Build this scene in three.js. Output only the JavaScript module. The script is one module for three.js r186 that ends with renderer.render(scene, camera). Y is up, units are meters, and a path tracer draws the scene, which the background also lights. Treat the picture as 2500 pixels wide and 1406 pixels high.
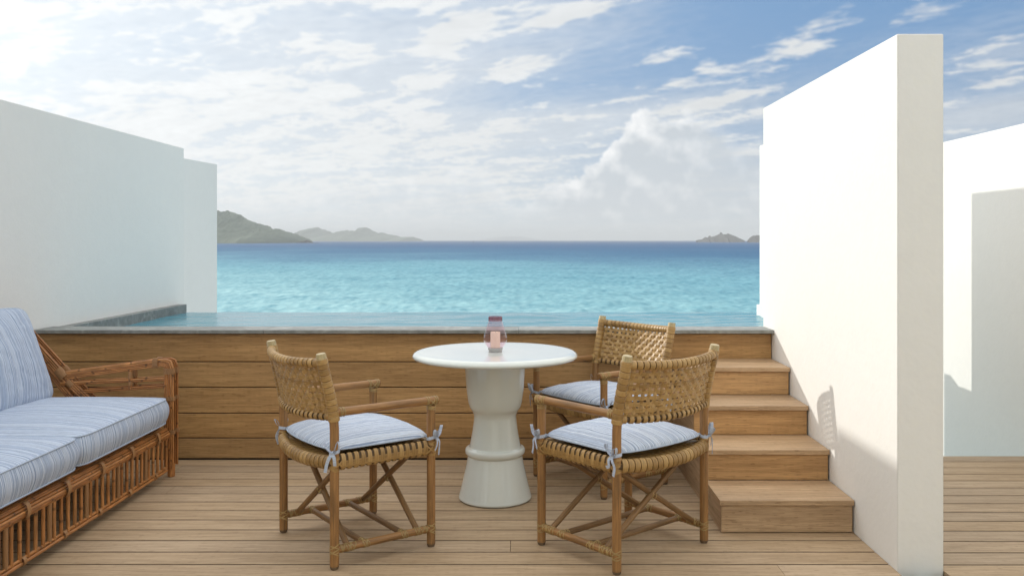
import * as THREE from 'three';
import { mergeGeometries } from 'three/addons/utils/BufferGeometryUtils.js';
import { ImprovedNoise } from 'three/addons/math/ImprovedNoise.js';
import { RoundedBoxGeometry } from 'three/addons/geometries/RoundedBoxGeometry.js';

// ------------------------------------------------------------------ camera, sky, sun, exposure
const scene = new THREE.Scene();
const FOCAL = 2130, EYE = 1.32;                                   // focal length in pixels of a 2500 wide frame, eye height in metres
const camera = new THREE.PerspectiveCamera(2 * Math.atan(703 / FOCAL) * 180 / Math.PI, 2500 / 1406, 0.05, 40000);
camera.position.set(0, EYE, 0);
camera.lookAt(0, EYE, -10);
camera.setViewOffset(2500, 1406, -35, 117, 2500, 1406);           // shifted lens: verticals stay upright
camera.updateProjectionMatrix();
const renderer = new THREE.WebGLRenderer({ antialias: true });
renderer.toneMapping = THREE.LinearToneMapping;
renderer.toneMappingExposure = 1.22;
renderer.shadowMap.enabled = true;

const SUN = new THREE.Vector3(-1, 0.38, -0.76).normalize();
const sun = new THREE.DirectionalLight(new THREE.Color().setRGB(1, 0.955, 0.88), 2.0);
sun.target.position.set(0, 0, -5);
sun.position.copy(SUN).multiplyScalar(30).add(sun.target.position);
sun.castShadow = true; sun.shadow.mapSize.set(2048, 2048); sun.shadow.radius = 1.3;
Object.assign(sun.shadow.camera, { left: -9, right: 9, top: 9, bottom: -9, near: 1, far: 80 });
scene.add(sun, sun.target);

const perlin = new ImprovedNoise();
const clamp = (x, a = 0, b = 1) => Math.min(b, Math.max(a, x));
const mix = (a, b, t) => a + (b - a) * t;
const smooth = (a, b, x) => { const t = clamp((x - a) / (b - a)); return t * t * (3 - 2 * t); };
const fbm = (x, y, z, n) => { let s = 0, a = 0.5; for (let i = 0; i < n; i++) { s += a * perlin.noise(x, y, z); x = x * 2.03 + 3.1; y = y * 2.03 + 1.7; z = z * 2.03 + 5.3; a *= 0.5; } return s; };
const table = (pts, x) => { if (x <= pts[0][0]) return pts[0][1]; for (let i = 1; i < pts.length; i++) if (x <= pts[i][0]) return mix(pts[i - 1][1], pts[i][1], (x - pts[i - 1][0]) / (pts[i][0] - pts[i - 1][0])); return pts[pts.length - 1][1]; };

{ // the sky: clear air, veils and streets of altocumulus at one height, and a bank of cumulus over the sea
  const W = 4096, H = 2048, data = new Float32Array(W * H * 4), deg = 180 / Math.PI;
  const bank = [[-180, 0], [-30, 0.5], [-17, 2.2], [-12, 3.2], [-9.5, 4.6], [-6.5, 4.1], [-3.6, 4.9], [-2.2, 3.9], [-0.5, 2.6], [1, 3.3], [2.6, 4.1], [3.6, 4.3], [5, 5.6], [6.2, 7.2], [7.2, 8.6], [8.4, 8.7], [9.6, 8.4], [11, 8.3], [12.5, 7.4], [14, 6.6], [17, 6], [20, 5.4], [26, 4.2], [34, 5], [50, 8], [70, 10], [100, 9], [130, 6], [180, 1]];
  // single clouds and gaps, as azimuth, elevation, half widths in degrees, and how much they thicken the layer
  const puffs = [[1090, 75, 50, 38, 0.55], [1165, 50, 55, 18, 0.4], [1350, 52, 70, 18, 0.55], [1480, 20, 70, 18, 0.4], [1930, 115, 75, 45, 0.45], [2030, 40, 70, 25, 0.45], [2210, 40, 80, 30, 0.4], [1600, 150, 70, 18, 0.45], [1720, 160, 35, 14, 0.35], [885, 115, 28, 12, 0.35], [1650, 212, 170, 22, 0.4], [2450, 85, 45, 14, 0.35], [1300, 150, 130, 35, 0.2], [2410, 190, 90, 40, 0.35], [1780, 240, 130, 20, 0.3], [650, 250, 60, 20, 0.25], [780, 240, 50, 20, 0.25],
    [1270, 105, 120, 26, -0.3], [1850, 50, 80, 45, -0.35], [1430, 310, 150, 32, -0.4], [2380, 60, 130, 26, -0.35], [920, 75, 90, 30, -0.25], [1560, 90, 110, 28, -0.2], [2400, 280, 120, 25, -0.2]].map(([x, y, w, h, k]) => { const a = Math.atan((x - 1285) / FOCAL); return [a * deg, Math.atan((586 - y) / FOCAL * Math.cos(a)) * deg, w / FOCAL * deg, h / FOCAL * deg, k]; });
  const puff = (az, el) => { let t = 0; for (const [a, e, w, h, k] of puffs) { const x = (az - a) / w, y = (el - e - 0.22 * (az - a)) / h, d = x * x + y * y; if (d < 5) t += k * Math.exp(-d); } return t; };
  for (let j = 0; j < H; j++) {
    const el = ((j + 0.5) / H - 0.5) * Math.PI;
    const ce = Math.cos(el), se = Math.sin(el), eld = el * deg;
    for (let i = 0; i < W; i++) {
      const a = ((i + 0.5) / W - 0.5) * 2 * Math.PI, x = Math.cos(a) * ce, z = Math.sin(a) * ce, k = 4 * (j * W + i);
      if (eld < -1.5) { data[k] = 0.34; data[k + 1] = 0.44; data[k + 2] = 0.48; data[k + 3] = 1; continue; }
      const az = Math.atan2(x, -z) * deg;                            // 0 straight out to sea, to the right positive
      const ang = Math.acos(clamp(x * SUN.x + se * SUN.y + z * SUN.z, -1, 1)) * deg;
      const up = Math.max(eld, 0);
      // clear air
      const low = Math.exp(-up / 5.5), glow = 1.7 * Math.exp(-ang / 23), back = 0.10 * smooth(95, 180, ang);
      let r = mix(0.085, 0.49, low) + glow * 1.0 + back, g = mix(0.25, 0.60, low) + glow * 1.0 + back, b = mix(0.52, 0.66, low) + glow * 0.88 + back;
      // altocumulus in streets, thickening to a bright veil high overhead
      const q = 1 / (Math.max(se, 0) + 0.05), px = x * q, pz = z * q;
      const along = px * 0.67 + pz * 0.74, across = -px * 0.74 + pz * 0.67;
      const wx = 0.45 * fbm(px * 0.9, pz * 0.9, 3.3, 3), wz = 0.45 * fbm(px * 0.9 + 9, pz * 0.9, 7.7, 3);
      const big = fbm(along * 0.34 + wx * 0.6, across * 0.8 + wz, 1.2, 3);
      const cell = fbm(along * 2.5 + wx * 2.4, across * 4.6 + wz * 2.8, 4.5, 5);
      const fine = 0.6 * (0.42 - 2.2 * Math.abs(fbm(along * 6 + wx * 6, across * 9 + wz * 6, 8.1, 4))) + 0.5 * fbm(along * 13, across * 19, 2.1, 3);
      const lean = smooth(74, 30, ang), high = smooth(14.5, 36, up), band = smooth(13.5, 6.5, up) * smooth(1, 4, up);
      const thick = big * 0.62 + cell * 0.95 + fine * 0.5 + mix(-0.12, 0.20, lean) + 0.22 * band * smooth(90, 55, ang) + 0.30 * high + (up < 17 && Math.abs(az) < 40 ? puff(az, up) : 0);
      const cover = smooth(-0.05, 0.48, thick), veil = clamp(smooth(-0.35, 0.5, big * 0.8 + 0.2 * fine + mix(-0.12, 0.42, lean) + 0.2 * band) * 0.62 + 0.80 * high);
      const light = 0.66 + 0.72 * Math.exp(-ang / 40) + 0.70 * high;
      const dens = smooth(0.25, 0.9, thick), tone = light * (1 - 0.10 * dens * (1 - lean) * (1 - high)) + 0.11 * fine + 0.12 * cell;
      const c1 = Math.max(veil, cover * 0.92);
      r = mix(r, tone * mix(0.985, 1.01, high), c1); g = mix(g, tone * 1.0, c1); b = mix(b, tone * mix(0.995, 0.985, high), c1);
      // cumulus bank
      if (up < 14) {
        const nb = fbm(x * 15, se * 19, z * 15, 5), nf = fbm(x * 46, se * 58, z * 46, 4);
        const top = table(bank, az) + nb * 2.6 + Math.abs(nf) * 1.6 - 0.2;
        const into = top - up;
        const body = smooth(0, mix(0.4, 2.6, smooth(8.5, 13, az)), into) * mix(1, 0.8, smooth(9, 14, az)) * smooth(-0.6, 2.2, up) * mix(0.35, 1, smooth(-2, 4, az));
        if (body > 0) {
          const lit = clamp(smooth(2.4, 0.1, into) * 0.75 + (fbm((x - 0.012) * 26, (se - 0.006) * 30, z * 26, 4) - fbm(x * 26, se * 30, z * 26, 4)) * 1.3 + 0.15 * smooth(40, 20, ang));
          const lc = mix(0.60, 0.96, lit) + 0.34 * Math.exp(-ang / 30), warm = mix(-0.025, 0.02, lit);
          r = mix(r, lc + warm, body * 0.94); g = mix(g, lc + 0.025, body * 0.94); b = mix(b, lc + 0.045 - warm, body * 0.94);
        }
        const hz = 0.8 * Math.exp(-up / 2.2), hl = 0.60 + 0.72 * Math.exp(-ang / 40);
        r = mix(r, hl * 0.985, hz); g = mix(g, hl * 1.02, hz); b = mix(b, hl * 1.035, hz);
      }
      data[k] = r * 0.82; data[k + 1] = g * 0.82; data[k + 2] = b * 0.82; data[k + 3] = 1;
    }
  }
  const sky = new THREE.DataTexture(data, W, H, THREE.RGBAFormat, THREE.FloatType);
  sky.mapping = THREE.EquirectangularReflectionMapping; sky.magFilter = THREE.LinearFilter; sky.needsUpdate = true;
  scene.background = sky; scene.environment = sky;
}
scene.fog = new THREE.FogExp2(new THREE.Color().setRGB(0.88, 0.91, 0.92), 1.05e-4);

// ------------------------------------------------------------------ helpers
let seed = 20240;
const rnd = () => { seed = (seed * 1664525 + 1013904223) >>> 0; return seed / 4294967296; };
const V = (x, y, z) => new THREE.Vector3(x, y, z);
const used = new Map();
const numbered = (n) => { const k = used.get(n) ?? 0; used.set(n, k + 1); return k ? `${n}_${String(k).padStart(3, '0')}` : n; };
function tag(o, label, category, group) { if (label) o.userData.label = label; if (category) o.userData.category = category; if (group) o.userData.group = group; return o; }
function thing(name, label, category, pos = [0, 0, 0], turn = 0, group) { const o = new THREE.Group(); o.name = numbered(name); o.position.set(...pos); o.rotation.y = turn; scene.add(o); return tag(o, label, category, group); }
function structure(name, label) { const o = new THREE.Group(); o.name = numbered(name); o.userData.kind = 'structure'; if (label) o.userData.label = label; scene.add(o); return o; }
function part(name, geo, mat, parent) {
  const m = new THREE.Mesh(Array.isArray(geo) ? (geo.length > 1 ? mergeGeometries(geo) : geo[0]) : geo, mat);
  parent.userData.n ??= {}; const k = parent.userData.n[name] = (parent.userData.n[name] ?? 0) + 1;
  m.name = k > 1 ? `${name}_${String(k - 1).padStart(3, '0')}` : name;
  m.castShadow = m.receiveShadow = true; parent.add(m); return m;
}
const circle = (r, n = 12, ry = r) => Array.from({ length: n }, (_, i) => [r * Math.cos(2 * Math.PI * i / n), ry * Math.sin(2 * Math.PI * i / n)]);
// sweeps a convex outline along points; outline [a, b]: b lies along «up», a across it. uv are metres: u along the path, v round the outline
function sweep(pts, prof, { up, closed = false, smooth: sm = true, caps = true, u0 = 0, v0 = 0, scale } = {}) {
  const n = pts.length, T = [], N = [], B = [];
  for (let i = 0; i < n; i++) { const a = pts[closed ? (i + n - 1) % n : Math.max(i - 1, 0)], b = pts[closed ? (i + 1) % n : Math.min(i + 1, n - 1)]; T.push(b.clone().sub(a).normalize()); }
  let prev = null;
  for (let i = 0; i < n; i++) {
    let w = up ? (typeof up === 'function' ? up(i) : up).clone() : prev ? prev.clone() : Math.abs(T[0].y) < 0.9 ? V(0, 1, 0) : V(1, 0, 0);
    w.addScaledVector(T[i], -w.dot(T[i])); if (w.lengthSq() < 1e-8) w = prev ? prev.clone() : V(1, 0, 0).addScaledVector(T[i], -T[i].x);
    w.normalize(); prev = w; N.push(w); B.push(T[i].clone().cross(w));
  }
  let area = 0; const m = prof.length;
  for (let i = 0; i < m; i++) { const [a, b] = prof[i], [c, d] = prof[(i + 1) % m]; area += a * d - b * c; }
  const P = area > 0 ? prof : prof.slice().reverse();
  const en = P.map(([a, b], i) => { const [c, d] = P[(i + 1) % m], l = Math.hypot(c - a, d - b) || 1; return [(d - b) / l, -(c - a) / l]; });
  const vn = P.map((_, i) => { const e = en[(i + m - 1) % m], f = en[i], l = Math.hypot(e[0] + f[0], e[1] + f[1]) || 1; return [(e[0] + f[0]) / l, (e[1] + f[1]) / l]; });
  const pos = [], nor = [], uv = [], idx = []; let u = u0;
  const us = []; for (let i = 0; i < n + (closed ? 1 : 0); i++) { if (i) u += pts[i % n].distanceTo(pts[i - 1]); us.push(u); }
  const rows = closed ? n + 1 : n; let v = v0;
  for (let e = 0; e < m; e++) {
    const p = P[e], q = P[(e + 1) % m], v2 = v + Math.hypot(q[0] - p[0], q[1] - p[1]), base = pos.length / 3;
    const n1 = sm ? vn[e] : en[e], n2 = sm ? vn[(e + 1) % m] : en[e];
    for (let i = 0; i < rows; i++) {
      const c = pts[i % n], nn = N[i % n], bb = B[i % n], s = scale ? scale(i % n) : 1;
      for (const [o, no, vv] of [[p, n1, v], [q, n2, v2]]) {
        pos.push(c.x + s * (o[0] * bb.x + o[1] * nn.x), c.y + s * (o[0] * bb.y + o[1] * nn.y), c.z + s * (o[0] * bb.z + o[1] * nn.z));
        nor.push(no[0] * bb.x + no[1] * nn.x, no[0] * bb.y + no[1] * nn.y, no[0] * bb.z + no[1] * nn.z); uv.push(us[i], vv);
      }
      if (i) { const k = base + 2 * i; idx.push(k - 2, k, k - 1, k - 1, k, k + 1); }
    }
    v = v2;
  }
  if (caps && !closed) for (const [i, s] of [[0, -1], [n - 1, 1]]) {
    const base = pos.length / 3, c = pts[i], nn = N[i], bb = B[i], sc = scale ? scale(i) : 1;
    for (const o of P) { pos.push(c.x + sc * (o[0] * bb.x + o[1] * nn.x), c.y + sc * (o[0] * bb.y + o[1] * nn.y), c.z + sc * (o[0] * bb.z + o[1] * nn.z)); nor.push(s * T[i].x, s * T[i].y, s * T[i].z); uv.push(us[0] + o[0], v0 + o[1]); }
    for (let k = 1; k < m - 1; k++) idx.push(base, base + k, base + k + 1);
  }
  for (let t = 0; t < idx.length; t += 3) {                          // every triangle turned to face the way its normals point
    const [a, b, c] = [idx[t] * 3, idx[t + 1] * 3, idx[t + 2] * 3];
    const e1 = [pos[b] - pos[a], pos[b + 1] - pos[a + 1], pos[b + 2] - pos[a + 2]], e2 = [pos[c] - pos[a], pos[c + 1] - pos[a + 1], pos[c + 2] - pos[a + 2]];
    const f = [e1[1] * e2[2] - e1[2] * e2[1], e1[2] * e2[0] - e1[0] * e2[2], e1[0] * e2[1] - e1[1] * e2[0]];
    if (f[0] * (nor[a] + nor[b] + nor[c]) + f[1] * (nor[a + 1] + nor[b + 1] + nor[c + 1]) + f[2] * (nor[a + 2] + nor[b + 2] + nor[c + 2]) < 0) { const s = idx[t + 1]; idx[t + 1] = idx[t + 2]; idx[t + 2] = s; }
  }
  const g = new THREE.BufferGeometry();
  g.setAttribute('position', new THREE.Float32BufferAttribute(pos, 3)); g.setAttribute('normal', new THREE.Float32BufferAttribute(nor, 3)); g.setAttribute('uv', new THREE.Float32BufferAttribute(uv, 2)); g.setIndex(idx);
  return g;
}
const curve = (pts, n) => new THREE.CatmullRomCurve3(pts).getPoints(n);
const tube = (pts, r, n = 12, o = {}) => sweep(pts, circle(r, n), { u0: rnd() * 3, v0: rnd() * 0.3, ...o });
const rod = (a, b, r, n = 12) => { // a straight pole with softly rounded ends
  const d = b.clone().sub(a), l = d.length(), k = Math.min(0.004, l / 8); d.normalize();
  const P = [a.clone(), a.clone().addScaledVector(d, k), b.clone().addScaledVector(d, -k), b.clone()];
  return tube(P, r, n, { scale: (i) => (i === 0 || i === 3 ? 0.78 : 1) });
};
// a board: x0..x1 along x, centred at y, z, width w (along z) and thickness t (along y), edges eased
const easedRect = (w, t, c) => [[-w / 2 + c, -t / 2], [w / 2 - c, -t / 2], [w / 2, -t / 2 + c], [w / 2, t / 2 - c], [w / 2 - c, t / 2], [-w / 2 + c, t / 2], [-w / 2, t / 2 - c], [-w / 2, -t / 2 + c]];
const board = (a, b, w, t, c = 0.003, up = V(0, 1, 0)) => sweep([a, b], easedRect(w, t, c), { up, smooth: false, u0: rnd() * 7, v0: rnd() * 3 });
function ring(c, axis, rx, ry, upA, prof, n = 14, tilt = 0, tiltAxis = 0) { // a strap laid round a pole: axis = pole direction, upA = direction of the ry half-axis
  const ax = axis.clone().normalize(), e2 = upA.clone().addScaledVector(ax, -upA.dot(ax)).normalize(), e1 = e2.clone().cross(ax), P = [];
  for (let i = 0; i < n; i++) { const t = 2 * Math.PI * i / n; P.push(c.clone().addScaledVector(e1, rx * Math.cos(t)).addScaledVector(e2, ry * Math.sin(t)).addScaledVector(ax, tilt * Math.cos(t + tiltAxis))); }
  return sweep(P, prof, { up: ax, closed: true, smooth: false });
}
const strapProfile = (w, t) => [[-t / 2, -w / 2], [t * 0.15, -w / 2], [t / 2, -w * 0.36], [t / 2, w * 0.36], [t * 0.15, w / 2], [-t / 2, w / 2]];

// periodic value noise for textures
const hash = (x, y, s) => { let h = Math.imul(x, 374761393) ^ Math.imul(y, 668265263) ^ Math.imul(s, 2147483647 - 1640531527); h = Math.imul(h ^ (h >>> 13), 1274126177); return ((h ^ (h >>> 16)) >>> 0) / 4294967296; };
function vn(x, y, px, py, s) {
  const xi = Math.floor(x), yi = Math.floor(y), fx = x - xi, fy = y - yi, u = fx * fx * (3 - 2 * fx), v = fy * fy * (3 - 2 * fy);
  const m = (a, p) => ((a % p) + p) % p, x0 = m(xi, px), x1 = m(xi + 1, px), y0 = m(yi, py), y1 = m(yi + 1, py);
  return mix(mix(hash(x0, y0, s), hash(x1, y0, s), u), mix(hash(x0, y1, s), hash(x1, y1, s), u), v);
}
const vfbm = (u, v, fx, fy, s, n) => { let t = 0, a = 0.5, w = 0; for (let i = 0; i < n; i++) { t += a * vn(u * fx, v * fy, fx, fy, s + i); w += a; a *= 0.55; fx *= 2; fy *= 2; } return t / w; };
function texture(w, h, sizeU, sizeV, srgb, f) { // f(u, v) -> number or [r, g, b], 0..1; size in metres
  const d = new Uint8Array(w * h * 4);
  for (let j = 0; j < h; j++) for (let i = 0; i < w; i++) { const c = f((i + 0.5) / w, (j + 0.5) / h), k = 4 * (j * w + i), a = Array.isArray(c) ? c : [c, c, c]; for (let q = 0; q < 3; q++) d[k + q] = 255 * clamp(a[q]); d[k + 3] = 255; }
  const t = new THREE.DataTexture(d, w, h); t.wrapS = t.wrapT = THREE.RepeatWrapping; t.magFilter = THREE.LinearFilter; t.repeat.set(1 / sizeU, 1 / sizeV);
  if (srgb) t.colorSpace = THREE.SRGBColorSpace; t.needsUpdate = true; return t;
}
const lin = (r, g, b) => new THREE.Color().setRGB(r, g, b);
const std = (o) => new THREE.MeshStandardMaterial(o);

// wood: grain along u
const grain = (u, v, s, figure) => {
  const warp = 0.10 * (vfbm(u, v, 3, 3, s, 3) - 0.5) + 0.02 * (vfbm(u, v, 6, 14, s + 9, 2) - 0.5);
  const rings = 0.5 + 0.5 * Math.sin(2 * Math.PI * (v + warp * figure) * 14);
  const fibre = vfbm(u, v, 24, 160, s + 20, 3), broad = vfbm(u, v, 5, 12, s + 40, 3), pores = vn(u * 70, v * 250, 70, 250, s + 60);
  return { rings, fibre, broad, pores };
};
const woodMap = (s, figure, amount) => texture(1024, 512, 2.2, 0.62, true, (u, v) => {
  const g = grain(u, v, s, figure), t = 1 + amount * (0.18 * (g.rings - 0.5) + 1.0 * (g.fibre - 0.5) + 0.7 * (g.broad - 0.5) - 0.45 * (g.pores > 0.8 ? 1 : 0));
  return [0.88 * t, 0.88 * (1 + (t - 1) * 1.12), 0.88 * (1 + (t - 1) * 1.3)];
});
const woodBump = texture(1024, 512, 2.2, 0.62, false, (u, v) => { const g = grain(u, v, 3, 2); return 0.3 + 0.5 * g.fibre - 0.3 * (g.pores > 0.82 ? 1 : 0) + 0.15 * g.rings; });
const deckMap = woodMap(3, 2.0, 0.20), teakMap = woodMap(11, 3.2, 0.24);
const tones = (map, base, spread, o) => Array.from({ length: 5 }, (_, i) => { const k = 1 + spread * (i - 2) / 2, h = 0.05 * ((i * 2) % 5 - 2) / 2; return std({ map, bumpMap: woodBump, bumpScale: 0.0006, color: lin(base[0] * k, base[1] * k * (1 - h * 0.3), base[2] * k * (1 - h)), roughness: 0.6, ...o }); });
const deckMats = tones(deckMap, [0.585, 0.42, 0.262], 0.07, { roughness: 0.62 });
const claddingMats = tones(teakMap, [0.585, 0.34, 0.135], 0.14, { roughness: 0.55 });
const stairMats = tones(teakMap, [0.64, 0.43, 0.25], 0.07, { roughness: 0.5 });
const riserMats = tones(teakMap, [0.66, 0.385, 0.165], 0.08, { roughness: 0.5 });
const pick = (a) => a[Math.floor(rnd() * a.length)];

const plasterBump = texture(512, 512, 1.6, 1.6, false, (u, v) => 0.5 + 0.5 * (vfbm(u, v, 8, 8, 5, 5) - 0.5) + 0.2 * (vfbm(u, v, 90, 90, 8, 2) - 0.5));
const plasterMap = texture(512, 512, 2.6, 2.6, true, (u, v) => { const a = 0.975 + 0.022 * (vfbm(u, v, 3, 3, 15, 5) - 0.5) + 0.01 * (vfbm(u, v, 60, 60, 18, 2) - 0.5); return [a, a, a * 0.995]; });
const plaster = std({ color: lin(0.855, 0.845, 0.82), map: plasterMap, bumpMap: plasterBump, bumpScale: 0.0025, roughness: 0.85 });
const stoneMap = texture(512, 512, 1.1, 1.1, true, (u, v) => {
  const a = vfbm(u, v, 4, 4, 31, 6), b = vfbm(u, v, 40, 40, 35, 3), vein = smooth(0.03, 0, Math.abs(vfbm(u, v, 3, 3, 77, 5) - 0.5)), t = 0.80 + 0.34 * (a - 0.5) + 0.2 * (b - 0.5) + 0.10 * vein; return [t, t * 1.0, t * 0.99];
});
const stoneMats = [0.9, 1, 1.08, 0.96].map((k) => std({ color: lin(0.40 * k, 0.41 * k, 0.395 * k), map: stoneMap, roughness: 0.5, bumpMap: stoneMap, bumpScale: 0.001 }));
const gapShadeMat = std({ color: lin(0.04, 0.024, 0.012), roughness: 0.95 });  // near-black brown that stands for shade in the deck gaps
const dark = std({ color: lin(0.03, 0.025, 0.02), roughness: 0.9 });

// ------------------------------------------------------------------ sea, hills and islands
const SEA = EYE - 12, SC = 2;
const at = (px, py, d) => V((px - 1285) / FOCAL * d, EYE - (py - 586) / FOCAL * d, -d);
{
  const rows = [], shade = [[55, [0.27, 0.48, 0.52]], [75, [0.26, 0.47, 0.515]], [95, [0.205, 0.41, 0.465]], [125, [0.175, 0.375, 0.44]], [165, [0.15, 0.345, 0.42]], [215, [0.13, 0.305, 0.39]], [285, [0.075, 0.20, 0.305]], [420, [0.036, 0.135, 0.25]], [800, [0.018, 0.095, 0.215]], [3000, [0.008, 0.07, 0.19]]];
  for (let d = 40; d < 120; d *= 1.05) rows.push(d);
  for (let d = 120; d < 1800; d *= 1.0062) rows.push(d);
  for (let d = 1800; d < 20000; d *= 1.09) rows.push(d); rows.push(20000);
  const cols = 760, pos = [], col = [], uv = [], idx = [];
  const wave = (x0, z0, d0) => { const x = x0 / SC, z = z0 / SC, d = d0 / SC;
    const f1 = smooth(700, 150, d), f2 = smooth(260, 70, d), wx = 1.5 * fbm(x * 0.05, z * 0.05, 2, 2);
    return 0.20 * (0.4 + 0.6 * f1) * fbm(x * 0.12 + wx * 0.3, z * 0.15 + wx, 0.5, 2) + 0.40 * f1 * fbm(x * 0.50, z * 0.60 + wx, 3.5, 3) + 0.14 * f2 * fbm(x * 1.1, z * 1.6, 6.5, 2);
  };
  rows.forEach((d, j) => {
    for (let i = 0; i <= cols; i++) {
      const t = i / cols, a = (t < 0.12 ? mix(-88, -36, t / 0.12) : t > 0.88 ? mix(36, 88, (t - 0.88) / 0.12) : mix(-36, 36, (t - 0.12) / 0.76)) * Math.PI / 180;
      const x = Math.sin(a) * d, z = -Math.cos(a) * d, far = smooth(6000, 1800, d);
      const h = d < 6000 ? SC * wave(x, z, d) * far : 0;
      pos.push(x, SEA + h, z); uv.push(x, z);
      const patch = fbm(x * 0.006, z * 0.003, 11, 3), eff = d / SC * (1 + 0.55 * patch + 0.34 * smooth(-0.1, 0.45, Math.tan(clamp(a, -1, 1))) - 0.28 * smooth(-0.05, -0.4, Math.tan(clamp(a, -1, 1)))) , rippleTone = 1 + 0.35 * fbm(x * 0.025, z * 0.042, 21, 3) + (0.40 * smooth(5200, 900, d) * fbm(x * 0.16, z * 0.07, 41, 3) + 0.85 * smooth(2600, 300, d) * fbm(x * 0.75, z * 0.22, 31, 3));  // broad water tone, plus light and dark of ripples painted into the colour
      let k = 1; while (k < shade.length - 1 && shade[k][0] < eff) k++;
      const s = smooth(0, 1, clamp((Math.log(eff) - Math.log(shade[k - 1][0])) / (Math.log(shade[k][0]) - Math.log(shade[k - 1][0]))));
      for (let q = 0; q < 3; q++) col.push(mix(shade[k - 1][1][q], shade[k][1][q], s) * mix(1, rippleTone, [0.9, 0.6, 0.45][q]));
      if (i && j) { const w = cols + 1, e = j * w + i; idx.push(e - w - 1, e - w, e, e - w - 1, e, e - 1); }
    }
  });
  const g = new THREE.BufferGeometry();
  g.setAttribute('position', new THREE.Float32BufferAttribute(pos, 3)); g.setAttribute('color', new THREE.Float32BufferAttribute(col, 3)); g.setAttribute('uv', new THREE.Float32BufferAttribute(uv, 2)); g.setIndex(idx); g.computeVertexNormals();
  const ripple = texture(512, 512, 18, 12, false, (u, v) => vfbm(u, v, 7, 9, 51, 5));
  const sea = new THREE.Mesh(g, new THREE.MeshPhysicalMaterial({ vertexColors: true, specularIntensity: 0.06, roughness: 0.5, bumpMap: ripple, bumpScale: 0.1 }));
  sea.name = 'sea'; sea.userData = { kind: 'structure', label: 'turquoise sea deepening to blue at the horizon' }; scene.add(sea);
}
function ridge(name, label, line, base, d, depth, color, rough) { // a hill of real depth under a skyline given as pixel heights at distance d
  const g = new THREE.PlaneGeometry(1, 1, 360, 60), p = g.attributes.position, x0 = line[0][0], x1 = line[line.length - 1][0];
  const crest = (t) => { const h = at(0, table(line, mix(x0, x1, t)), d).y - SEA; return Math.max(h, 0.5); };
  for (let i = 0; i < p.count; i++) {
    const t = p.getX(i) + 0.5, s = p.getY(i) * 2, x = at(mix(x0, x1, t), 0, d).x, h = crest(t), k = Math.max(0, 1 - Math.abs(s)) , f = Math.pow(k, 0.62);
    const n = fbm(x * 0.03 * rough, s * 5, 2.2, 4) * h * 0.5 * k * (1 - k) * 2.6 + fbm(x * 0.14 * rough, s * 24, 6.2, 3) * Math.min(h, 40) * 0.28 * Math.sqrt(k) + fbm(x * 0.5 * rough, s * 60, 9.2, 2) * Math.min(h, 30) * 0.14 * Math.sqrt(k);
    p.setXYZ(i, x, SEA - 1.5 + h * f + n, -d - depth * (-s) * 0.5 * (0.04 + 0.96 * smooth(0, 60, h)));
  }
  g.computeVertexNormals();
  const m = new THREE.Mesh(g, std({ color: color, roughness: 0.95, side: THREE.DoubleSide })); m.name = numbered(name); m.userData = { kind: 'structure', label }; m.castShadow = true; scene.add(m); return m;
}
const z3 = (a) => a.map(([x, y]) => [500 + x / 4.464, 490 + y / 4.464]), z4 = (a) => a.map(([x, y]) => [1680 + x / 4.686, 540 + y / 4.686]);
const scrub = lin(0.11, 0.14, 0.10), rock = lin(0.07, 0.066, 0.06);
ridge('headland', 'dark hazy headland falling to the sea beyond the left walls', z3([[-900, 120], [-500, 40], [-120, 70], [60, 92], [132, 107], [190, 125], [232, 112], [250, 102], [268, 118], [300, 128], [350, 140], [372, 152], [392, 186], [402, 190], [412, 184], [420, 204], [470, 213], [510, 226], [550, 240], [590, 276], [640, 292], [700, 311], [745, 312], [790, 299], [830, 320], [870, 338], [910, 358], [945, 388], [965, 410], [980, 440], [986, 466]]), 593, 3650, 1100, scrub, 0.6);
ridge('rocky_point', 'low dark rocks in the water at the foot of the headland', z3([[960, 462], [1000, 446], [1050, 440], [1085, 436], [1108, 424], [1135, 434], [1160, 446], [1185, 454], [1230, 452], [1260, 462]]), 593, 3600, 90, rock, 2.5);
ridge('island', 'pale grey chain of peaked islands on the horizon', z3([[860, 420], [892, 348], [930, 350], [960, 364], [990, 378], [1060, 345], [1130, 318], [1170, 296], [1200, 293], [1225, 285], [1245, 292], [1262, 320], [1300, 326], [1332, 332], [1370, 373], [1440, 360], [1500, 330], [1545, 317], [1572, 329], [1600, 320], [1650, 348], [1682, 322], [1710, 290], [1765, 290], [1790, 318], [1830, 330], [1870, 358], [1905, 358], [1928, 343], [1950, 360], [2000, 364], [2060, 376], [2115, 399], [2200, 393], [2270, 394], [2310, 424], [2345, 437]]), 587, 9500, 2400, scrub, 0.25);
ridge('island', 'jagged brown islet on the right of the horizon', z4([[100, 216], [120, 210], [160, 206], [200, 180], [228, 190], [250, 164], [266, 181], [340, 160], [366, 138], [382, 124], [390, 140], [406, 152], [440, 146], [465, 139], [480, 150], [510, 156], [550, 175], [600, 197], [645, 216]]), 587, 5200, 420, rock, 0.7);
ridge('island', 'dark end of an islet just beside the tall white wall', z4([[690, 216], [712, 190], [735, 168], [780, 160], [830, 157], [900, 150], [1000, 190], [1050, 216]]), 587, 4600, 350, rock, 0.7);
ridge('island', 'very faint flat island at mid horizon', [[1160, 587], [1195, 581], [1240, 577], [1275, 578], [1305, 582], [1340, 587]], 587, 19500, 400, lin(0.34, 0.37, 0.38), 0.12);  // pale rock colour has distance haze painted in, besides the fog
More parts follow.
